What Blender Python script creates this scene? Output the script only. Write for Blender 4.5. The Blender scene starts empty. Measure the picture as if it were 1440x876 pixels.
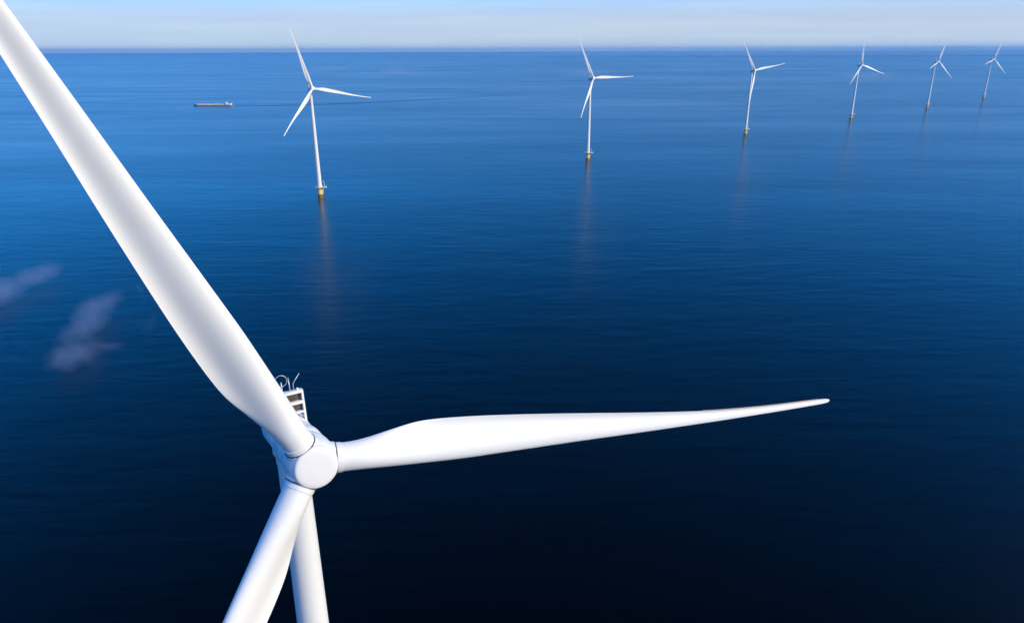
import bpy, bmesh, math, random
from mathutils import Vector, Matrix, noise

S = bpy.context.scene
COL = S.collection
R = math.radians
random.seed(7)

# ------------------------------------------------------------------ camera
CAM_H = 125.865
cam_data = bpy.data.cameras.new("camera")
cam_data.sensor_width = 36.0
cam_data.lens = 992.55 / 1440 * 36
cam_data.clip_start = 0.5
cam_data.clip_end = 200000
cam = bpy.data.objects.new("camera", cam_data)
COL.objects.link(cam)
PITCH, ROLL = R(20.301), R(-0.181)
fw = Vector((0, math.cos(PITCH), -math.sin(PITCH)))
rt0 = Vector((1, 0, 0))
up0 = rt0.cross(fw)
rt = math.cos(ROLL) * rt0 + math.sin(ROLL) * up0
up = -math.sin(ROLL) * rt0 + math.cos(ROLL) * up0
cam.matrix_world = Matrix((
    (rt.x, up.x, -fw.x, 0), (rt.y, up.y, -fw.y, 0), (rt.z, up.z, -fw.z, CAM_H), (0, 0, 0, 1)))
S.camera = cam

# ------------------------------------------------------------------ sky, sun, exposure
SKY_STRENGTH = 0.15   # background strength
VEIL_BLUE, VEIL_WHITE = (0.57, 0.615, 0.735, 1), (0.64, 0.69, 0.755, 1)
SUN_EL, SUN_AZ = 26.0, -22.0            # SUN_AZ: direction towards the sun, degrees from +X
FILL_GLOW = (1.6, 1.46, 1.26)
SUN_DIR = (math.cos(R(SUN_AZ)) * math.cos(R(SUN_EL)), math.sin(R(SUN_AZ)) * math.cos(R(SUN_EL)), math.sin(R(SUN_EL)))
W = bpy.data.worlds.new("World")
S.world = W
W.use_nodes = True
nt = W.node_tree
nt.nodes.clear()
out = nt.nodes.new("ShaderNodeOutputWorld")
bg = nt.nodes.new("ShaderNodeBackground")
sky = nt.nodes.new("ShaderNodeTexSky")
sky.sky_type = 'NISHITA'
sky.sun_disc = False
sky.sun_elevation = R(SUN_EL)
sky.sun_rotation = R(90.0 - SUN_AZ)
sky.altitude = 900
sky.air_density = 0.75
sky.dust_density = 0.0
sky.ozone_density = 3.0
hs = nt.nodes.new("ShaderNodeHueSaturation")
hs.inputs['Saturation'].default_value = 1.46
tint = nt.nodes.new("ShaderNodeMix")          # the camera's cool white balance
tint.data_type = 'RGBA'
tint.blend_type = 'MULTIPLY'
tint.inputs['Factor'].default_value = 1.0
tint.inputs['B'].default_value = (1.14, 1.58, 2.08, 1)
# pale veil and thin streaks of cloud low above the horizon
tc = nt.nodes.new("ShaderNodeTexCoord")
sep = nt.nodes.new("ShaderNodeSeparateXYZ")
nt.links.new(tc.outputs['Generated'], sep.inputs['Vector'])
veil = nt.nodes.new("ShaderNodeMapRange")
veil.interpolation_type = 'SMOOTHSTEP'
veil.inputs['From Min'].default_value = 0.03
veil.inputs['From Max'].default_value = 0.145
veil.inputs['To Min'].default_value = 0.92
veil.inputs['To Max'].default_value = 0.0
nt.links.new(sep.outputs['Z'], veil.inputs['Value'])
mp = nt.nodes.new("ShaderNodeMapping")
mp.inputs['Scale'].default_value = (4, 4, 75)
nz = nt.nodes.new("ShaderNodeTexNoise")
nz.inputs['Scale'].default_value = 1.0
nz.inputs['Detail'].default_value = 6
nz.inputs['Distortion'].default_value = 0.4
nt.links.new(tc.outputs['Generated'], mp.inputs['Vector'])
nt.links.new(mp.outputs['Vector'], nz.inputs['Vector'])
crmp = nt.nodes.new("ShaderNodeValToRGB")
crmp.color_ramp.elements[0].position = 0.38
crmp.color_ramp.elements[0].color = VEIL_BLUE
crmp.color_ramp.elements[1].position = 0.72
crmp.color_ramp.elements[1].color = VEIL_WHITE
nt.links.new(nz.outputs['Fac'], crmp.inputs['Fac'])
vs_ = nt.nodes.new("ShaderNodeVectorMath")
vs_.operation = 'SCALE'
vs_.inputs['Scale'].default_value = 1.0 / SKY_STRENGTH
nt.links.new(crmp.outputs['Color'], vs_.inputs[0])
mx = nt.nodes.new("ShaderNodeMix")
mx.data_type = 'RGBA'
nt.links.new(veil.outputs['Result'], mx.inputs['Factor'])
nt.links.new(vs_.outputs['Vector'], mx.inputs['B'])
nt.links.new(sky.outputs['Color'], tint.inputs['A'])
nt.links.new(tint.outputs['Result'], hs.inputs['Color'])
nt.links.new(hs.outputs['Color'], mx.inputs['A'])
# hazy warm-white sky glow around the out-of-view sun, added as fill on the blades
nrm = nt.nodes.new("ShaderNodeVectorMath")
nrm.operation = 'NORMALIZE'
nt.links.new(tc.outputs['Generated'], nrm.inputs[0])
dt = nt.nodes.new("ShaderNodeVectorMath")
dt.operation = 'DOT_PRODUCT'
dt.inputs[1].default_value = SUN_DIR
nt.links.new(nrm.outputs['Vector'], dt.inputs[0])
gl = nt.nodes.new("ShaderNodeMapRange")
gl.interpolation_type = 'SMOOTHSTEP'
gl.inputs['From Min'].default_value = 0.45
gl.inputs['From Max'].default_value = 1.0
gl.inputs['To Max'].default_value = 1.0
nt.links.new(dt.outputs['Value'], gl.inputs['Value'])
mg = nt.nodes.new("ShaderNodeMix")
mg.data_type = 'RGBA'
mg.inputs['B'].default_value = tuple(c / SKY_STRENGTH for c in FILL_GLOW) + (1,)
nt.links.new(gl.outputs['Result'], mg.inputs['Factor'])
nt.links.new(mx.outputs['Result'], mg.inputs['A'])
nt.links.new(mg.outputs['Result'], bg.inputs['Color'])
bg.inputs['Strength'].default_value = SKY_STRENGTH
nt.links.new(bg.outputs['Background'], out.inputs['Surface'])

sun_d = bpy.data.lights.new("sun", 'SUN')
sun_d.energy = 2.8
sun_d.angle = R(0.53)
sun_d.color = (1.0, 0.94, 0.83)
sun = bpy.data.objects.new("sun", sun_d)
COL.objects.link(sun)
sdir = Vector(SUN_DIR)
sun.rotation_euler = sdir.to_track_quat('Z', 'Y').to_euler()
sun.location = (0, 0, 400)

S.view_settings.view_transform = 'Standard'
S.view_settings.look = 'None'
S.view_settings.exposure = 0.0
S.view_settings.gamma = 1.0
S.cycles.max_bounces = 6
S.cycles.volume_bounces = 0
S.cycles.use_denoising = True

# ------------------------------------------------------------------ material helpers
def new_mat(name):
    m = bpy.data.materials.new(name)
    m.use_nodes = True
    b = m.node_tree.nodes['Principled BSDF']
    return m, m.node_tree, b


def paint(name, col, rough=0.4, var=0.04, scale=0.6, stretch=(1, 1, 1), dirt=None, dirt_amt=0.0, metallic=0.0, coat=0.0):
    """painted surface: a little tone and gloss variation, optional streaky dirt"""
    m, t, b = new_mat(name)
    n, l = t.nodes, t.links
    tcn = n.new("ShaderNodeTexCoord")
    mpn = n.new("ShaderNodeMapping")
    mpn.inputs['Scale'].default_value = stretch
    nz1 = n.new("ShaderNodeTexNoise")
    nz1.inputs['Scale'].default_value = scale
    nz1.inputs['Detail'].default_value = 6
    nz1.inputs['Roughness'].default_value = 0.65
    l.new(tcn.outputs['Object'], mpn.inputs['Vector'])
    l.new(mpn.outputs['Vector'], nz1.inputs['Vector'])
    mr = n.new("ShaderNodeMapRange")
    mr.inputs['From Min'].default_value = 0.3
    mr.inputs['From Max'].default_value = 0.7
    mr.inputs['To Min'].default_value = 1 - var
    mr.inputs['To Max'].default_value = 1 + var * 0.3
    l.new(nz1.outputs['Fac'], mr.inputs['Value'])
    mul = n.new("ShaderNodeMix")
    mul.data_type = 'RGBA'
    mul.blend_type = 'MULTIPLY'
    mul.inputs['Factor'].default_value = 1
    mul.inputs['A'].default_value = (*col, 1)
    l.new(mr.outputs['Result'], mul.inputs['B'])
    last = mul.outputs['Result']
    if dirt:
        nz2 = n.new("ShaderNodeTexNoise")
        nz2.inputs['Scale'].default_value = scale * 3.1
        nz2.inputs['Detail'].default_value = 8
        l.new(mpn.outputs['Vector'], nz2.inputs['Vector'])
        mr2 = n.new("ShaderNodeMapRange")
        mr2.inputs['From Min'].default_value = 0.52
        mr2.inputs['From Max'].default_value = 0.8
        mr2.inputs['To Max'].default_value = dirt_amt
        l.new(nz2.outputs['Fac'], mr2.inputs['Value'])
        mx2 = n.new("ShaderNodeMix")
        mx2.data_type = 'RGBA'
        mx2.inputs['B'].default_value = (*dirt, 1)
        l.new(last, mx2.inputs['A'])
        l.new(mr2.outputs['Result'], mx2.inputs['Factor'])
        last = mx2.outputs['Result']
    l.new(last, b.inputs['Base Color'])
    b.inputs['Roughness'].default_value = rough
    b.inputs['Metallic'].default_value = metallic
    b.inputs['Coat Weight'].default_value = coat
    return m


M_BLADE = paint("blade_paint", (0.80, 0.80, 0.80), 0.38, 0.035, 0.35, (1, 1, 0.35), (0.62, 0.60, 0.56), 0.10)
M_TOWER = paint("tower_paint", (0.80, 0.80, 0.795), 0.42, 0.04, 0.25, (1, 1, 0.2), (0.60, 0.58, 0.54), 0.12)
M_HUB = paint("hub_paint", (0.79, 0.79, 0.79), 0.36, 0.035, 0.5, (1, 1, 1), (0.62, 0.60, 0.57), 0.12)
M_NAC = paint("nacelle_paint", (0.78, 0.78, 0.78), 0.4, 0.05, 0.5, (1, 1, 1), (0.55, 0.53, 0.5), 0.15)
M_SEAL = paint("rubber_seal", (0.10, 0.10, 0.11), 0.7, 0.1, 2)
M_SEAM = paint("weathered_joint", (0.42, 0.41, 0.40), 0.6, 0.1, 2)
M_RAIL = paint("white_rail_paint", (0.78, 0.77, 0.74), 0.45, 0.05, 1.0)
M_YEL = paint("yellow_paint", (0.90, 0.64, 0.20), 0.5, 0.08, 0.5, (1, 1, 0.5), (0.65, 0.42, 0.18), 0.3)
M_DECK = paint("platform_grating", (0.55, 0.47, 0.40), 0.7, 0.10, 1.2)
M_FIN = paint("radiator_fins", (0.145, 0.10, 0.08), 0.5, 0.15, 1.0, (1, 1, 1), (0.10, 0.08, 0.07), 0.5)
M_LINER = paint("rack_liner", (0.085, 0.07, 0.09), 0.6, 0.1, 1.0)
M_GALV = paint("galvanised_steel", (0.62, 0.63, 0.64), 0.4, 0.08, 3.0, metallic=0.5)
M_EDGE = paint("edge_tape", (0.50, 0.42, 0.38), 0.5, 0.12, 0.8)
M_COAM = paint("coaming_paint", (0.60, 0.48, 0.42), 0.5, 0.12, 0.2)
M_HATCH = paint("hatch_cover", (0.82, 0.75, 0.48), 0.5, 0.12, 0.2)
M_HULL = paint("hull_paint", (0.36, 0.16, 0.14), 0.5, 0.15, 0.2, (1, 1, 2), (0.1, 0.05, 0.04), 0.4)
M_BOW = paint("dark_blue_paint", (0.03, 0.05, 0.12), 0.4, 0.1, 0.3)
M_WHITE = paint("ship_white", (0.80, 0.80, 0.80), 0.4, 0.05, 0.5)
M_GLASS = paint("dark_glass", (0.02, 0.025, 0.03), 0.1, 0.1, 0.5)
M_RED = paint("buoy_red", (0.55, 0.05, 0.04), 0.45, 0.1, 1.0)


# ------------------------------------------------------------------ object helpers
def link(name, bm, mat, parent=None, smooth=True, auto=None):
    me = bpy.data.meshes.new(name)
    bmesh.ops.recalc_face_normals(bm, faces=bm.faces)
    bm.to_mesh(me)
    bm.free()
    for p in me.polygons:
        p.use_smooth = smooth
    if smooth and auto is not None:
        me.set_sharp_from_angle(angle=R(auto))
    me.materials.append(mat)
    o = bpy.data.objects.new(name, me)
    COL.objects.link(o)
    o.parent = parent
    return o


def tag(o, label=None, cat=None, group=None, kind=None):
    for k, v in (("label", label), ("category", cat), ("group", group), ("kind", kind)):
        if v:
            o[k] = v
    return o


def empty(name, loc=(0, 0, 0), rz=0.0):
    o = bpy.data.objects.new(name, None)
    o.empty_display_size = 1
    COL.objects.link(o)
    o.location = loc
    o.rotation_euler = (0, 0, rz)
    return o


def ring_loft(bm, rings, cap0=True, cap1=True, closed=True):
    """rings: lists of equal length of points"""
    vs = [[bm.verts.new(p) for p in r] for r in rings]
    n = len(vs[0])
    for a, b in zip(vs, vs[1:]):
        for i in range(n if closed else n - 1):
            j = (i + 1) % n
            bm.faces.new((a[i], a[j], b[j], b[i]))
    if cap0:
        bm.faces.new(vs[0][::-1])
    if cap1:
        bm.faces.new(vs[-1])
    return vs


def frame_of(ax):
    ax = Vector(ax).normalized()
    t = Vector((0, 0, 1)) if abs(ax.z) < 0.9 else Vector((1, 0, 0))
    u = ax.cross(t).normalized()
    v = ax.cross(u)
    return ax, u, v


def revolve(bm, prof, org, ax, n=48, cap0=True, cap1=True):
    """prof: list of (distance along axis, radius)"""
    ax, u, v = frame_of(ax)
    org = Vector(org)
    rings = []
    for d, r in prof:
        rings.append([org + ax * d + (u * math.cos(2 * math.pi * k / n) + v * math.sin(2 * math.pi * k / n)) * r for k in range(n)])
    return ring_loft(bm, rings, cap0, cap1)


def tube(bm, pts, r, n=10, r2=None):
    pts = [Vector(p) for p in pts]
    rings = []
    for i, p in enumerate(pts):
        a = pts[max(i - 1, 0)]
        b = pts[min(i + 1, len(pts) - 1)]
        _, u, v = frame_of(b - a)
        if rings:                        # keep the twist steady
            _, u0, v0 = prev
            ax = (b - a).normalized()
            u = (u0 - ax * u0.dot(ax)).normalized()
            v = ax.cross(u)
        prev = ((b - a), u, v)
        rr = r if r2 is None else r + (r2 - r) * i / (len(pts) - 1)
        rings.append([p + (u * math.cos(2 * math.pi * k / n) + v * math.sin(2 * math.pi * k / n)) * rr for k in range(n)])
    ring_loft(bm, rings)


def box(bm, lo, hi, mat=None, bevel=0.0):
    r = bmesh.ops.create_cube(bm, size=1)
    vs = r['verts']
    sx, sy, sz = (hi[i] - lo[i] for i in range(3))
    c = [(hi[i] + lo[i]) / 2 for i in range(3)]
    for v in vs:
        v.co = Vector((v.co.x * sx + c[0], v.co.y * sy + c[1], v.co.z * sz + c[2]))
    if bevel:
        es = list({e for v in vs for e in v.link_edges})
        r = bmesh.ops.bevel(bm, geom=es, offset=bevel, segments=2, affect='EDGES', profile=0.6)
        vs = list({v for f in r['faces'] for v in f.verts} | {v for v in vs if v.is_valid})
    if mat is not None:
        bmesh.ops.transform(bm, matrix=mat, verts=vs)
    return vs


# ------------------------------------------------------------------ setting: water
def lin(table, s):
    for (a, *va), (b, *vb) in zip(table, table[1:]):
        if s <= b:
            t = max(0.0, min(1.0, (s - a) / (b - a)))
            return [x + (y - x) * t for x, y in zip(va, vb)]
    return list(table[-1][1:])


def smooth_lin(table, s):
    """Catmull-Rom through the table rows"""
    k = 0
    while k < len(table) - 2 and s > table[k + 1][0]:
        k += 1
    a, b = table[k], table[k + 1]
    p = table[max(k - 1, 0)]
    q = table[min(k + 2, len(table) - 1)]
    h = b[0] - a[0]
    t = max(0.0, min(1.0, (s - a[0]) / h))
    res = []
    for i in range(1, len(a)):
        m0 = (b[i] - p[i]) / max(b[0] - p[0], 1e-6) * h
        m1 = (q[i] - a[i]) / max(q[0] - a[0], 1e-6) * h
        t2, t3 = t * t, t * t * t
        res.append((2 * t3 - 3 * t2 + 1) * a[i] + (t3 - 2 * t2 + t) * m0 + (-2 * t3 + 3 * t2) * b[i] + (t3 - t2) * m1)
    return res


def water_material(name, rough_lo, rough_hi, bump):
    m, t, b = new_mat(name)
    n, l = t.nodes, t.links
    tcn = n.new("ShaderNodeTexCoord")

    def noise_at(scale, sc=(1, 1, 1), rot=0.0, det=3, rough=0.5, dist=0.0):
        mpn = n.new("ShaderNodeMapping")
        mpn.inputs['Scale'].default_value = sc
        mpn.inputs['Rotation'].default_value = (0, 0, R(rot))
        z = n.new("ShaderNodeTexNoise")
        z.inputs['Scale'].default_value = scale
        z.inputs['Detail'].default_value = det
        z.inputs['Roughness'].default_value = rough
        z.inputs['Distortion'].default_value = dist
        l.new(tcn.outputs['Object'], mpn.inputs['Vector'])
        l.new(mpn.outputs['Vector'], z.inputs['Vector'])
        return z.outputs['Fac']
    # wind slicks: long bands of calmer and rougher water
    slick = noise_at(0.0052, (0.30, 1.6, 1), -4, 5, 0.6, 0.6)
    slick2 = noise_at(0.0011, (0.5, 1.5, 1), 8, 4, 0.55)
    add = n.new("ShaderNodeMath")
    add.operation = 'ADD'
    l.new(slick, add.inputs[0])
    l.new(slick2, add.inputs[1])
    mr = n.new("ShaderNodeMapRange")
    mr.inputs['From Min'].default_value = 0.75
    mr.inputs['From Max'].default_value = 1.25
    mr.inputs['To Min'].default_value = rough_lo
    mr.inputs['To Max'].default_value = rough_hi
    l.new(add.outputs[0], mr.inputs['Value'])
    l.new(mr.outputs['Result'], b.inputs['Roughness'])
    # ripples: metre-long wavelets with crests roughly across the view
    r1 = noise_at(0.6, (0.5, 1.4, 1), 6, 4, 0.55, 0.3)
    r2 = noise_at(0.11, (0.40, 1.4, 1), -8, 3, 0.5, 0.3)
    bp1 = n.new("ShaderNodeBump")
    bp1.inputs['Strength'].default_value = 1.0
    bp1.inputs['Distance'].default_value = bump
    l.new(r1, bp1.inputs['Height'])
    bp2 = n.new("ShaderNodeBump")
    bp2.inputs['Strength'].default_value = 1.0
    bp2.inputs['Distance'].default_value = bump * 3
    l.new(r2, bp2.inputs['Height'])
    l.new(bp1.outputs['Normal'], bp2.inputs['Normal'])
    r3 = noise_at(0.030, (0.5, 1.3, 1), 24, 3, 0.5, 0.4)
    bp3 = n.new("ShaderNodeBump")
    bp3.inputs['Strength'].default_value = 1.0
    bp3.inputs['Distance'].default_value = bump * 5
    l.new(r3, bp3.inputs['Height'])
    l.new(bp2.outputs['Normal'], bp3.inputs['Normal'])
    l.new(bp3.outputs['Normal'], b.inputs['Normal'])
    b.inputs['Base Color'].default_value = (0.0002, 0.0003, 0.0004, 1)
    b.inputs['IOR'].default_value = 1.3
    b.inputs['Specular Tint'].default_value = (0.02, 0.06, 0.10, 1)
    return m


M_WATER = water_material("lake_water", 0.21, 0.27, 0.06)
M_WAKE = water_material("wake_water", 0.21, 0.27, 0.06)
t_, l_ = M_WAKE.node_tree, M_WAKE.node_tree.links
pb_ = t_.nodes['Principled BSDF']
src_ = pb_.inputs['Roughness'].links[0].from_socket
tc_ = t_.nodes.new("ShaderNodeTexCoord")
sp_ = t_.nodes.new("ShaderNodeSeparateXYZ")
l_.new(tc_.outputs['Object'], sp_.inputs['Vector'])
fd_ = t_.nodes.new("ShaderNodeMapRange")           # churned water calms down behind the ship
fd_.inputs['From Min'].default_value = -680
fd_.inputs['From Max'].default_value = 60
fd_.inputs['To Min'].default_value = 0.10
fd_.inputs['To Max'].default_value = 0.0
l_.new(sp_.outputs['X'], fd_.inputs['Value'])
ad_ = t_.nodes.new("ShaderNodeMath")
l_.new(fd_.outputs['Result'], ad_.inputs[0])
l_.new(src_, ad_.inputs[1])
l_.new(ad_.outputs[0], pb_.inputs['Roughness'])

bm = bmesh.new()
RW = 60000.0
rad = [0, 60, 150, 300, 600, 1200, 2500, 5000, 10000, 20000, 40000, RW]
NSEG = 96
c0 = bm.verts.new((0, 0, 0))
prev = None
for r_ in rad[1:]:
    cur = [bm.verts.new((r_ * math.cos(2 * math.pi * k / NSEG), r_ * math.sin(2 * math.pi * k / NSEG), 0)) for k in range(NSEG)]
    for k in range(NSEG):
        j = (k + 1) % NSEG
        if prev is None:
            bm.faces.new((c0, cur[k], cur[j]))
        else:
            bm.faces.new((prev[k], cur[k], cur[j], prev[j]))
    prev = cur
water = link("water", bm, M_WATER, smooth=False)
tag(water, kind="structure", label="dark blue open water reaching the horizon", cat="water")

# ------------------------------------------------------------------ the turbine
HUB_H, OV, BL = 95.0, 6.55, 53.06
TILT, CONE, PB = R(5.8), R(10.3), 0.3
N_ = Vector((math.cos(TILT), 0, math.sin(TILT)))      # rotor axis, towards the wind
HUBP = Vector((0, 0, HUB_H)) + N_ * OV
SIDE = Vector((0, 1, 0))
UPR = N_.cross(SIDE)

# span, leading offset, trailing offset, thickness ratio, twist (deg), roundness of the section
BLADE = [
    (1.95, 1.15, 1.15, 1.00, 16.0, 1.00),
    (3.2, 1.15, 1.16, 0.99, 16.0, 0.97),
    (4.6, 1.18, 1.36, 0.84, 15.0, 0.74),
    (6.6, 1.24, 1.80, 0.62, 14.0, 0.36),
    (8.4, 1.28, 2.16, 0.47, 12.5, 0.14),
    (10.0, 1.31, 2.27, 0.40, 11.2, 0.05),
    (12.8, 1.34, 2.22, 0.345, 9.2, 0.01),
    (16.3, 1.28, 2.04, 0.305, 7.2, 0.0),
    (22.9, 1.15, 1.54, 0.26, 4.6, 0.0),
    (30.8, 1.03, 0.86, 0.23, 2.4, 0.0),
    (37.9, 0.87, 0.36, 0.205, 1.0, 0.0),
    (44.0, 0.67, 0.20, 0.19, 0.7, 0.0),
    (48.0, 0.51, 0.21, 0.18, 0.2, 0.0),
    (51.2, 0.36, 0.25, 0.18, 0.0, 0.0),
    (52.3, 0.29, 0.24, 0.2, 0.0, 0.1),
    (52.85, 0.20, 0.17, 0.25, 0.0, 0.2),
    (53.06, 0.06, 0.05, 0.3, 0.0, 0.3),
]


def section(s, n=56):
    le, te, tr, tw, rd = smooth_lin(BLADE, s)
    ch = le + te
    mid = (le - te) / 2
    tw = R(tw)
    pts = []
    for k in range(n):
        ph = 2 * math.pi * k / n
        x = (1 + math.cos(ph)) / 2                     # 1 = trailing edge, 0 = leading edge
        yt = 5 * (0.2969 * math.sqrt(x) - 0.126 * x - 0.3516 * x * x + 0.2843 * x ** 3 - 0.1036 * x ** 4) * max(tr, 0.05)
        yc = 0.090 * math.sin(math.pi * x ** 2.2)       # aft-loaded: hollow towards the trailing edge
        ya = yc + (yt if ph <= math.pi else -yt)       # suction side is downwind
        a = Vector((-ya * ch, le - x * ch))            # (towards the wind, towards the leading edge)
        r_ = ch / 2
        c = Vector((-math.sin(ph) * r_ * min(1.0, tr * 1.05), mid - math.cos(ph) * r_))
        p = a * (1 - rd) + c * rd
        ct, st = math.cos(tw), math.sin(tw)
        px = p.x * ct + p.y * st
        py = -p.x * st + p.y * ct
        pts.append(Vector((px + PB * (s / BL) ** 2, py, s)))
    return pts


def make_blade_mesh():
    b = bmesh.new()
    ss = []
    s = 1.95
    while s < 50:
        ss.append(s)
        s += 0.55
    ss += [50.5, 51, 51.5, 52, 52.4, 52.7, 52.9, 53.0, 53.06]
    ring_loft(b, [section(s) for s in ss])
    return b


def make_edge_strip():
    """the thin serrated strip along the outer trailing edge"""
    b = bmesh.new()
    top, bot = [], []
    s = 37.0
    k = 0
    while s < 51.6:
        sec = section(s)
        te = sec[0]
        d = (sec[0] - sec[14]).normalized()
        w = 0.085 if k % 2 else 0.055
        if k == 0:
            w = 0.11
        top.append([te - d * 0.05 + Vector((0.012, 0, 0)), te + d * w + Vector((0.006, 0, 0)), te + d * w - Vector((0.006, 0, 0)), te - d * 0.05 - Vector((0.012, 0, 0))])
        s += 0.2
        k += 1
    ring_loft(b, top)
    return b


def blade_matrix(az):
    w = UPR * math.cos(az) + SIDE * math.sin(az)
    z = w * math.cos(CONE) + N_ * math.sin(CONE)
    x = N_ * math.cos(CONE) - w * math.sin(CONE)
    y = z.cross(x)
    return Matrix(((x.x, y.x, z.x, HUBP.x), (x.y, y.y, z.y, HUBP.y), (x.z, y.z, z.z, HUBP.z), (0, 0, 0, 1)))


def make_hub_mesh():
    """nose, drum and three blade sockets fused into one rounded casting (local x = rotor axis)"""
    b = bmesh.new()
    revolve(b, [(-1.75, 1.55), (-1.6, 1.95), (-0.6, 2.02), (0.4, 1.98), (0.95, 1.88), (1.3, 1.72)], (0, 0, 0), (1, 0, 0), 64)
    for k in range(3):
        a = 2 * math.pi * k / 3
        ax = Vector((math.sin(CONE), math.cos(CONE) * math.sin(a), math.cos(CONE) * math.cos(a)))
        revolve(b, [(0.0, 1.36), (1.6, 1.31), (1.86, 1.30)], (0, 0, 0), ax, 64)
    me = bpy.data.meshes.new("hub_raw")
    b.to_mesh(me)
    b.free()
    o = bpy.data.objects.new("hub_raw", me)
    COL.objects.link(o)
    m = o.modifiers.new("r", 'REMESH')
    m.mode = 'VOXEL'
    m.voxel_size = 0.055
    sm = o.modifiers.new("s", 'SMOOTH')
    sm.factor = 0.5
    sm.iterations = 14
    dg = bpy.context.evaluated_depsgraph_get()
    me2 = bpy.data.meshes.new_from_object(o.evaluated_get(dg))
    bpy.data.objects.remove(o)
    for p in me2.polygons:
        p.use_smooth = True
    return me2


def make_turbine():
    root = empty("wind_turbine")
    AX = Matrix(((N_.x, 0, UPR.x, HUBP.x), (N_.y, 1, UPR.y, HUBP.y), (N_.z, 0, UPR.z, HUBP.z), (0, 0, 0, 1)))

    # ---- foundation, platform
    b = bmesh.new()
    revolve(b, [(-3, 2.45), (0.0, 2.45), (4.6, 2.45), (4.7, 2.6), (5.0, 2.6), (5.1, 2.4), (6.3, 2.4)], (0, 0, 0), (0, 0, 1), 48)
    link("transition_piece", b, M_YEL, root, auto=40)
    b = bmesh.new()
    EXT = R(62)                                     # the landing side of the platform
    ring, n = [], 64
    ed = Vector((math.cos(EXT), math.sin(EXT), 0))
    for k in range(n):
        a = 2 * math.pi * k / n
        d = Vector((math.cos(a), math.sin(a), 0))
        c = d.dot(ed)
        r_ = 4.1 + 2.6 * max(0, (c - 0.55) / 0.45) ** 0.8
        ring.append(d * r_)
    ring_loft(b, [[p + Vector((0, 0, 6.3)) for p in ring], [p + Vector((0, 0, 6.55)) for p in ring]])
    for k in range(8):                              # brackets underneath
        a = 2 * math.pi * k / 8
        d = Vector((math.cos(a), math.sin(a), 0))
        tube(b, [d * 2.3 + Vector((0, 0, 4.9)), d * 3.9 + Vector((0, 0, 6.35))], 0.12, 8)
    plat = link("platform", b, M_DECK, root, auto=40)
    b = bmesh.new()
    for h in (7.1, 7.65):
        tube(b, [p * 0.975 + Vector((0, 0, h)) for p in ring + ring[:1]], 0.05, 6)
    for p in ring[::3]:
        tube(b, [p * 0.975 + Vector((0, 0, 6.5)), p * 0.975 + Vector((0, 0, 7.68))], 0.045, 6)
    link("railing", b, M_RAIL, plat)
    b = bmesh.new()
    q = ed * 4.4 + Vector((-ed.y, ed.x, 0)) * 1.2
    tube(b, [q + Vector((0, 0, 6.5)), q + Vector((0, 0, 9.6)), q + ed * 0.3 + Vector((0, 0, 10.2)), q * 0.72 + Vector((0, 0, 12.6))], 0.16, 8)
    link("davit_crane", b, M_YEL, root)
    b = bmesh.new()
    sd = Vector((-ed.y, ed.x, 0))
    for s in (-0.9, 0.9):
        q = ed * 2.95 + sd * s
        tube(b, [ed * 2.3 + sd * s + Vector((0, 0, 5.9)), q + Vector((0, 0, 5.4)), q + Vector((0, 0, -1.5))], 0.17, 8)
    for k in range(16):
        z = -0.5 + 0.37 * k
        tube(b, [ed * 2.75 + sd * 0.3 + Vector((0, 0, z)), ed * 2.75 - sd * 0.3 + Vector((0, 0, z))], 0.03, 6)
    for s in (-0.3, 0.3):
        tube(b, [ed * 2.75 + sd * s + Vector((0, 0, -0.9)), ed * 2.75 + sd * s + Vector((0, 0, 6.3))], 0.05, 6)
    link("boat_landing", b, M_YEL, root)

    # ---- tower
    b = bmesh.new()
    prof = [(6.55, 2.32), (6.8, 2.32), (6.85, 2.15)]
    z0, z1, r0, r1 = 6.85, 93.0, 2.15, 1.25
    for zz in (31.5, 60.5):
        rr = r0 + (r1 - r0) * (zz - z0) / (z1 - z0)
        prof += [(zz - 0.04, rr + 0.001), (zz - 0.035, rr - 0.015), (zz + 0.035, rr - 0.016), (zz + 0.04, rr)]
    prof += [(92.2, 1.262), (92.25, 1.34), (93.0, 1.34), (93.3, 1.5)]
    revolve(b, prof, (0, 0, 0), (0, 0, 1), 72)
    tw = link("tower", b, M_TOWER, root, auto=35)
    b = bmesh.new()
    door_m = Matrix.Rotation(EXT, 4, 'Z')
    box(b, (2.08, -0.5, 6.75), (2.2, 0.5, 9.0), door_m, 0.05)
    link("tower_door", b, M_NAC, tw, auto=40)

    # ---- generator drum and nacelle
    b = bmesh.new()
    revolve(b, [(-1.78, 1.5), (-1.80, 1.80), (-1.9, 1.89), (-2.0, 1.93), (-3.15, 1.93), (-3.27, 1.88), (-3.33, 1.80), (-3.35, 1.5)], (0, 0, 0), (1, 0, 0), 72)
    bmesh.ops.transform(b, matrix=AX, verts=b.verts)
    gen = link("generator", b, M_NAC, root, auto=35)
    b = bmesh.new()
    prof = [(-3.30, 1.5), (-3.32, 1.70), (-3.45, 1.76), (-4.6, 1.77), (-4.63, 1.755), (-4.69, 1.755), (-4.72, 1.77), (-8.4, 1.83), (-9.1, 1.72), (-9.6, 1.45), (-9.9, 0.95), (-9.98, 0.3)]
    revolve(b, prof, (0, 0, 0), (1, 0, 0), 72)
    bmesh.ops.transform(b, matrix=AX, verts=b.verts)
    # collar down to the tower head
    revolve(b, [(93.25, 1.5), (93.4, 1.52), (94.6, 1.50)], (0, 0, 0), (0, 0, 1), 64)
    nac = link("nacelle", b, M_NAC, root, auto=35)
    b = bmesh.new()
    box(b, (-8.2, -0.65, 1.74), (-6.6, 0.65, 1.98), AX, 0.06)
    link("roof_hatch", b, M_NAC, nac, auto=40)

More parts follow.
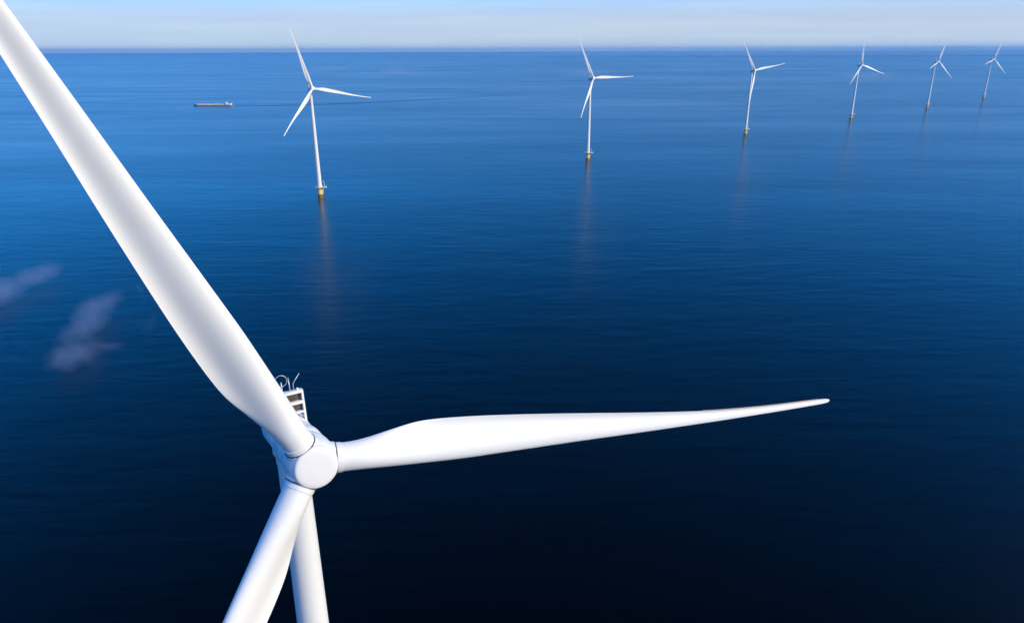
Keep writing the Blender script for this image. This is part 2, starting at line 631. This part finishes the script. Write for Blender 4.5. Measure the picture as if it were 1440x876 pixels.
    # ---- cooler rack standing across the back of the nacelle
    X0, X1 = -5.95, -5.40
    YW, ZB, ZT = 1.36, 0.95, 3.95
    b = bmesh.new()
    for s in (-1, 1):
        box(b, (X0, s * YW - 0.09, ZB - 0.2), (X1, s * YW + 0.09, ZT), AX, 0.02)
    for z, h in ((ZT - 0.12, 0.125), (2.88, 0.13), (2.02, 0.075)):
        box(b, (X0 + 0.02, -YW + 0.092, z - h), (X1 + 0.01, YW - 0.092, z + h), AX, 0.02)
    rack = link("cooler_frame", b, M_RAIL, root, auto=40)
    for zlo, zhi in ((2.11, 2.74), (3.02, ZT - 0.26)):
        b = bmesh.new()
        box(b, (X0 + 0.16, -YW + 0.5, zlo), (X0 + 0.24, YW - 0.5, zhi), AX)
        k = -YW + 0.55
        while k < YW - 0.52:
            box(b, (X0 + 0.243, k, zlo + 0.03), (X0 + 0.29, k + 0.035, zhi - 0.03), AX)
            k += 0.09
        link("radiator_panel", b, M_FIN, rack, smooth=False)
        for s in (-1, 1):
            b = bmesh.new()
            box(b, (X0 + 0.10, min(s * (YW - 0.49), s * (YW - 0.1)), zlo), (X0 + 0.2, max(s * (YW - 0.49), s * (YW - 0.1)), zhi), AX)
            link("side_liner", b, M_LINER, rack, smooth=False)
    # masts on the rack
    xm = (X0 + X1) / 2
    P = lambda y, z: AX @ Vector((xm, y, z))
    b = bmesh.new()
    tube(b, [P(-0.2, ZT - 0.02), P(-0.2, ZT + 0.95)], 0.055, 8)
    tube(b, [P(-0.2 + 0.5 * math.cos(a), ZT + 1.05 + 0.5 * math.sin(a)) for a in [2 * math.pi * k / 24 for k in range(25)]], 0.024, 6)
    link("ring_mast", b, M_GALV, rack)
    b = bmesh.new()
    tube(b, [P(0.44, ZT - 0.02), P(0.42, ZT + 1.05)], 0.05, 8)
    tube(b, [P(0.42, ZT + 1.05), P(0.42, ZT + 1.22)], 0.035, 8)
    link("straight_mast", b, M_GALV, rack)
    b = bmesh.new()
    tube(b, [P(0.75, ZT - 0.02), P(0.75, ZT + 0.58), P(0.8, ZT + 0.68), P(1.38, ZT + 1.4)], 0.04, 8, 0.03)
    link("bent_mast", b, M_GALV, rack)
    b = bmesh.new()
    revolve(b, [(0, 0.11), (0.16, 0.11), (0.2, 0.06)], P(1.05, ZT - 0.02), N_.cross(SIDE), 12)
    link("warning_lamp", b, M_RAIL, rack, auto=40)

    # ---- hub, nose cap
    me = make_hub_mesh()
    me.materials.clear()
    me.materials.append(M_HUB)
    hub = bpy.data.objects.new("hub", me)
    COL.objects.link(hub)
    hub.parent = root
    hub.matrix_local = AX
    b = bmesh.new()
    revolve(b, [(1.0, 1.60), (1.05, 1.745), (1.38, 1.745), (1.50, 1.72), (1.60, 1.64), (1.65, 1.52), (1.68, 1.2), (1.695, 0.6), (1.70, 0.05)], (0, 0, 0), (1, 0, 0), 72)
    cap = link("nose_cap", b, M_HUB, hub, auto=60)
    # ---- blades
    for k in range(3):
        bl = link("blade", make_blade_mesh(), M_BLADE, root)
        bl.data.set_sharp_from_angle(angle=R(70))
        bl.matrix_local = blade_matrix(k * 2 * math.pi / 3)
        b = bmesh.new()
        revolve(b, [(1.80, 1.20), (1.80, 1.275), (1.92, 1.275), (1.93, 1.2)], (0, 0, 0), (0, 0, 1), 64)
        link("root_seal", b, M_SEAL, bl, auto=40)
        b = bmesh.new()
        revolve(b, [(1.935, 1.14), (1.94, 1.215), (2.32, 1.205), (2.33, 1.14)], (0, 0, 0), (0, 0, 1), 64)
        link("root_collar", b, M_BLADE, bl, auto=40)
        link("edge_strip", make_edge_strip(), M_EDGE, bl, smooth=False)
    return root


def set_azimuth(root, az):
    ks = 0
    for c in root.children:
        nm = c.name.split(".")[0]
        if nm == "blade":
            c.matrix_local = blade_matrix(az + ks * 2 * math.pi / 3)
            ks += 1
        elif nm == "hub":
            AX = Matrix(((N_.x, 0, UPR.x, HUBP.x), (N_.y, 1, UPR.y, HUBP.y), (N_.z, 0, UPR.z, HUBP.z), (0, 0, 0, 1)))
            c.matrix_local = AX @ Matrix.Rotation(-az, 4, 'X')


def copy_tree(o, parent=None):
    c = o.copy()
    COL.objects.link(c)
    c.parent = parent
    for ch in list(o.children):
        d = copy_tree(ch, c)
        d.matrix_local = ch.matrix_local
    return c


proto = make_turbine()
GROUP = "white wind turbines standing in a row in the water"
# x, y, facing (deg), blade angle (deg), scale, label
SPOTS = [
    (-19.31, 53.56, -58.0, -23.79, 1.0,
     "huge white wind turbine close to the camera, seen from above its hub"),
    (-179.296, 658.882, -56.0, -18.85, 0.988,
     "white wind turbine on yellow base, just right of the cargo ship"),
    (94.62, 887.703, -62.5, -30.7, 0.986,
     "second of the distant wind turbines from the left, one blade level to the right"),
    (373.24, 1154.805, -65.0, -40.16, 0.997,
     "third distant wind turbine from the left, its lower blade lying along the tower"),
    (662.556, 1422.311, -65.0, -10.95, 1.018,
     "far wind turbine with one blade pointing straight up, third from the right edge"),
    (950.314, 1674.356, -59.0, 12.46, 1.04,
     "small far wind turbine, second from the right edge, upper blade leaning right"),
    (1286.119, 2003.441, -66.0, 14.85, 1.038,
     "smallest and farthest wind turbine, nearest the right edge"),
]
turbines = []
for i, (x, y, yaw, az, sc, lab) in enumerate(SPOTS):
    t = proto if i == 0 else copy_tree(proto)
    turbines.append(t)
for t, (x, y, yaw, az, sc, lab) in zip(turbines, SPOTS):
    t.location = (x, y, 0)
    t.rotation_euler = (0, 0, R(yaw))
    t.scale = (sc, sc, sc)
    tag(t, lab, "wind turbine", GROUP)
    set_azimuth(t, R(az))

# ------------------------------------------------------------------ the cargo ship
def cargo_ship():
    root = empty("cargo_ship")
    # hull along local x: bow at x = 0, stern at x = 98
    b = bmesh.new()
    rings = []
    for x, w, sh in ((0.0, 0.6, 2.6), (1.5, 2.2, 2.5), (4, 4.2, 2.4), (8, 5.5, 2.1), (14, 5.7, 1.7), (50, 5.7, 1.5), (86, 5.7, 1.7), (93, 5.4, 2.1), (97, 4.6, 2.4), (98, 3.6, 2.5)):
        rings.append([Vector((x, -w * 0.8, -2.0)), Vector((x, -w, -0.5)), Vector((x, -w, sh)), Vector((x, w, sh)), Vector((x, w, -0.5)), Vector((x, w * 0.8, -2.0))])
    ring_loft(b, rings)
    hull = link("hull", b, M_HULL, root, smooth=False)
    b = bmesh.new()
    rings = []
    for x, w, sh in ((-0.1, 0.62, 3.0), (1.5, 2.25, 2.85), (4, 4.25, 2.7), (8.5, 5.55, 2.3)):
        rings.append([Vector((x, -w, -0.4)), Vector((x, -w - 0.05, sh)), Vector((x, w + 0.05, sh)), Vector((x, w, -0.4))])
    ring_loft(b, rings)
    box(b, (3.0, -1.2, 2.7), (5.0, 1.2, 3.6), None, 0.1)
    link("bow", b, M_BOW, hull, smooth=False)
    # two runs of hatch covers over the holds
    for xa, xb in ((10, 41.5), (47, 76)):
        b = bmesh.new()
        box(b, (xa - 0.6, -5.0, 1.45), (xb + 0.6, 5.0, 3.5), None, 0.05)
        link("hold_coaming", b, M_COAM, root, smooth=False)
        nseg = 6
        L = (xb - xa) / nseg
        for k in range(nseg):
            b = bmesh.new()
            rings = []
            for x in (xa + k * L + 0.1, xa + (k + 1) * L - 0.1):
                rings.append([Vector((x, -4.9, 3.504)), Vector((x, -4.9, 4.1)), Vector((x, -2, 4.75)), Vector((x, 2, 4.75)), Vector((x, 4.9, 4.1)), Vector((x, 4.9, 3.504))])
            ring_loft(b, rings)
            link("hatch_cover", b, M_HATCH, root, smooth=False)
    b = bmesh.new()
    box(b, (42.7, -4.8, 1.45), (45.8, 4.8, 2.4), None, 0.05)
    link("cross_deck", b, M_BOW, root, smooth=False)
    b = bmesh.new()
    box(b, (84.5, -5.0, 1.7), (97.0, 5.0, 5.6), None, 0.15)
    house = link("deckhouse", b, M_WHITE, root, auto=40)
    for s in (-1, 1):
        for k in range(5):
            b = bmesh.new()
            box(b, (86.3 + 2.1 * k, min(s * 4.98, s * 5.03), 3.9), (87.5 + 2.1 * k, max(s * 4.98, s * 5.03), 4.9))
            link("cabin_window", b, M_GLASS, house, smooth=False)
    b = bmesh.new()
    box(b, (82.0, -3.4, 1.6), (86.0, 3.4, 8.4), None, 0.15)
    wh = link("wheelhouse", b, M_WHITE, root, auto=40)
    for lo, hi in (((81.95, -3.1, 6.7), (82.05, 3.1, 7.8)), ((82.4, -3.43, 6.7), (85.6, -3.38, 7.8)), ((82.4, 3.38, 6.7), (85.6, 3.43, 7.8))):
        b = bmesh.new()
        box(b, lo, hi)
        link("bridge_window", b, M_GLASS, wh, smooth=False)
    b = bmesh.new()
    box(b, (81.6, -3.8, 8.4), (86.4, 3.8, 8.65), None, 0.05)
    link("wheelhouse_roof", b, M_WHITE, wh, auto=40)
    b = bmesh.new()
    tube(b, [(84, 0, 8.6), (84, 0, 12)], 0.12, 8)
    tube(b, [(84, -1.2, 10.8), (84, 1.2, 10.8)], 0.08, 8)
    link("radar_mast", b, M_RAIL, root)
    b = bmesh.new()
    tube(b, [(4, 0, 4.2), (4, 0, 8)], 0.1, 8)
    link("bow_mast", b, M_RAIL, root)
    tag(root, "long red-brown cargo barge with cream hatch covers and white deckhouse at the stern", "cargo ship")
    return root


ship = cargo_ship()
ship.location = (-779.8, 1803.5, 0)
ship.scale = (0.96, 0.95, 0.9)
ship.rotation_euler = (0, 0, math.atan2(-4.1, 94.1) + R(1.0))

# ------------------------------------------------------------------ channel buoy
bu = empty("channel_buoy", (-562.5, 1683.6, 0))
b = bmesh.new()
revolve(b, [(-0.8, 0.7), (-0.1, 1.25), (0.7, 1.25), (0.85, 1.1), (0.9, 0.45)], (0, 0, 0), (0, 0, 1), 24)
link("float", b, M_RED, bu, auto=40)
b = bmesh.new()
for k in range(4):
    a = k * math.pi / 2
    tube(b, [(0.8 * math.cos(a), 0.8 * math.sin(a), 0.85), (0.22 * math.cos(a), 0.22 * math.sin(a), 3.2)], 0.08, 8)
revolve(b, [(3.15, 0.35), (3.25, 0.55), (4.3, 0.55), (4.35, 0.4)], (0, 0, 0), (0, 0, 1), 20)
link("topmark", b, M_RED, bu, auto=40)
tag(bu, "tiny red buoy floating on the water behind the cargo ship", "buoy")

# ------------------------------------------------------------------ wake and foam of the ship
b = bmesh.new()
p0, p1 = Vector((-675, 1798, 0)), Vector((420, 2700, 0))
prev = None
pts = [(-676, 1799.5), (-560, 1802), (-430, 1856), (-250, 1988), (-120, 2110), (20, 2250), (120, 2360)]
for k in range(241):
    t = k / 240 * (len(pts) - 1)
    i = min(int(t), len(pts) - 2)
    u = t - i
    rows = [(j, *pts[j]) for j in range(len(pts))]
    x, y = smooth_lin(rows, t)
    w = 6.5 + 0.20 * k + 3.0 * noise.noise(Vector((k * 0.11, 0, 0)))
    a = b.verts.new((x, y - w, 0.004))
    c = b.verts.new((x, y + w, 0.004))
    if prev:
        b.faces.new((prev[0], a, c, prev[1]))
    prev = (a, c)
wake = link("wake", b, M_WAKE, smooth=False)
tag(wake, "long smooth dark wake trailing behind the cargo ship", "wake", kind="stuff")


# ------------------------------------------------------------------ air
m, t, pb = new_mat("haze_air")
t.nodes.remove(pb)
pv = t.nodes.new("ShaderNodeVolumePrincipled")
pv.inputs['Color'].default_value = (0.22, 0.58, 1.0, 1)
pv.inputs['Density'].default_value = 2.3e-5
pv.inputs['Anisotropy'].default_value = 0.2
t.links.new(pv.outputs['Volume'], t.nodes['Material Output'].inputs['Volume'])
b = bmesh.new()
HZ = 61000
box(b, (-HZ, -HZ, -5.0), (HZ, HZ, 260))
hz = link("haze", b, m, smooth=False)
tag(hz, "pale blue haze over the water", "haze", kind="stuff")


# ------------------------------------------------------------------ low wisps of mist
def mist(name, label, loc, cores, dens, scale, thr, seed, cat="mist", group=None, color=(0.56, 0.68, 1.0), stretch=(1, 1, 1)):
    """cores: (x, y, z, rx, ry, rz) in metres around loc; torn noise eats into their soft union"""
    m, t, pb = new_mat(name)
    n, l = t.nodes, t.links
    n.remove(pb)
    v = n.new("ShaderNodeVolumePrincipled")
    v.inputs['Color'].default_value = (*color, 1)
    v.inputs['Anisotropy'].default_value = 0.0
    tcn = n.new("ShaderNodeTexCoord")
    last = None
    for (cx, cy, cz, rx, ry, rz) in cores:
        sb = n.new("ShaderNodeVectorMath")
        sb.operation = 'SUBTRACT'
        sb.inputs[1].default_value = (cx, cy, cz)
        l.new(tcn.outputs['Object'], sb.inputs[0])
        dv = n.new("ShaderNodeVectorMath")
        dv.operation = 'DIVIDE'
        dv.inputs[1].default_value = (rx, ry, rz)
        l.new(sb.outputs['Vector'], dv.inputs[0])
        ln = n.new("ShaderNodeVectorMath")
        ln.operation = 'LENGTH'
        l.new(dv.outputs['Vector'], ln.inputs[0])
        f = n.new("ShaderNodeMapRange")
        f.inputs['From Min'].default_value = 1.0
        f.inputs['From Max'].default_value = 0.0
        l.new(ln.outputs['Value'], f.inputs['Value'])
        if last is None:
            last = f.outputs['Result']
        else:
            mxn = n.new("ShaderNodeMath")
            mxn.operation = 'SMOOTH_MAX'
            mxn.inputs[2].default_value = 0.15
            l.new(last, mxn.inputs[0])
            l.new(f.outputs['Result'], mxn.inputs[1])
            last = mxn.outputs[0]
    mpn = n.new("ShaderNodeMapping")
    mpn.inputs['Location'].default_value = (seed * 3.7, seed * 1.3, seed * 2.1)
    mpn.inputs['Scale'].default_value = tuple(q / scale for q in stretch)
    z = n.new("ShaderNodeTexNoise")
    z.inputs['Scale'].default_value = 1.0
    z.inputs['Detail'].default_value = 6
    z.inputs['Roughness'].default_value = 0.62
    z.inputs['Distortion'].default_value = 0.8
    l.new(tcn.outputs['Object'], mpn.inputs['Vector'])
    l.new(mpn.outputs['Vector'], z.inputs['Vector'])
    ad = n.new("ShaderNodeMath")
    ad.operation = 'MULTIPLY_ADD'
    l.new(last, ad.inputs[0])
    ad.inputs[1].default_value = 0.75
    l.new(z.outputs['Fac'], ad.inputs[2])
    mr = n.new("ShaderNodeMapRange")
    mr.inputs['From Min'].default_value = thr
    mr.inputs['From Max'].default_value = thr + 0.4
    mr.inputs['To Max'].default_value = dens
    l.new(ad.outputs[0], mr.inputs['Value'])
    cut = n.new("ShaderNodeMapRange")               # nothing left at the hull
    cut.inputs['From Min'].default_value = 0.0
    cut.inputs['From Max'].default_value = 0.15
    l.new(last, cut.inputs['Value'])
    ml = n.new("ShaderNodeMath")
    ml.operation = 'MULTIPLY'
    l.new(mr.outputs['Result'], ml.inputs[0])
    l.new(cut.outputs['Result'], ml.inputs[1])
    l.new(ml.outputs[0], v.inputs['Density'])
    l.new(v.outputs['Volume'], n['Material Output'].inputs['Volume'])
    lo = Vector((min(c[i] - c[i + 3] for c in cores) for i in range(3)))
    hi = Vector((max(c[i] + c[i + 3] for c in cores) for i in range(3)))
    lo.z = max(lo.z, 0.3 - loc[2])                  # stays above the water
    bmm = bmesh.new()
    bmesh.ops.create_icosphere(bmm, subdivisions=3, radius=1.0)
    for vv in bmm.verts:                            # rounded hull round all the cores
        d = vv.co.normalized()
        q = max(abs(d.x), abs(d.y), abs(d.z))
        d = d * (1 / q * 0.6 + 0.4 * 1.3)
        vv.co = Vector(((lo[i] + hi[i]) / 2 + max(-1, min(1, d[i])) * (hi[i] - lo[i]) / 2 for i in range(3)))
    o = link(name, bmm, m)
    o.location = loc
    tag(o, label, cat, group, "stuff")
    return o


mist("mist", "upright lilac wisp of mist low over the water, nearer the big blade", (-186, 277, 5),
     [(0, 0, 0, 15, 19, 6), (-13, 28, 1, 9, 28, 6), (-20, 52, 2, 10, 28, 7), (9, 7, 0, 15, 7, 3)], 0.020, 15, 0.62, 1)
mist("mist", "soft patch of mist cut off by the left edge of the photo", (-270, 358, 5),
     [(-6, 0, 0, 18, 34, 7), (-2, 26, 1, 12, 24, 6)], 0.017, 17, 0.62, 3)
FAR = "faint far patches of mist over the water"
for k, (x, y, w, lab) in enumerate((
        (345, 3540, 150, "faint mist patch on the far water, behind the second distant turbine"),
        (-640, 4150, 130, "faint mist patch on the far water, somewhere between the first two distant turbines"),
        (1450, 3050, 130, "faint mist patch just right of and below the fourth distant turbine"),
        (-1150, 4600, 120, "faint mist patch just right of the hub of the first distant turbine"))):
    mist("mist", lab, (x, y, 22), [(0, 0, 0, w, w * 1.6, 24), (w * 0.6, 40, 4, w * 0.8, w, 18)], 0.0012, w * 0.5, 0.62, 5 + k, "mist", FAR)

# a ragged bank of low fog far out, along the right half of the horizon
mist("fog_bank", "long low bank of bluish fog along the right half of the horizon", (8200, 15500, 30),
     [(0, 0, 0, 9000, 1800, 200), (-5500, 1500, 0, 6000, 1500, 120)], 0.0008, 380, 0.66, 11, "fog bank", color=(0.34, 0.62, 1.0), stretch=(1, 0.4, 3))
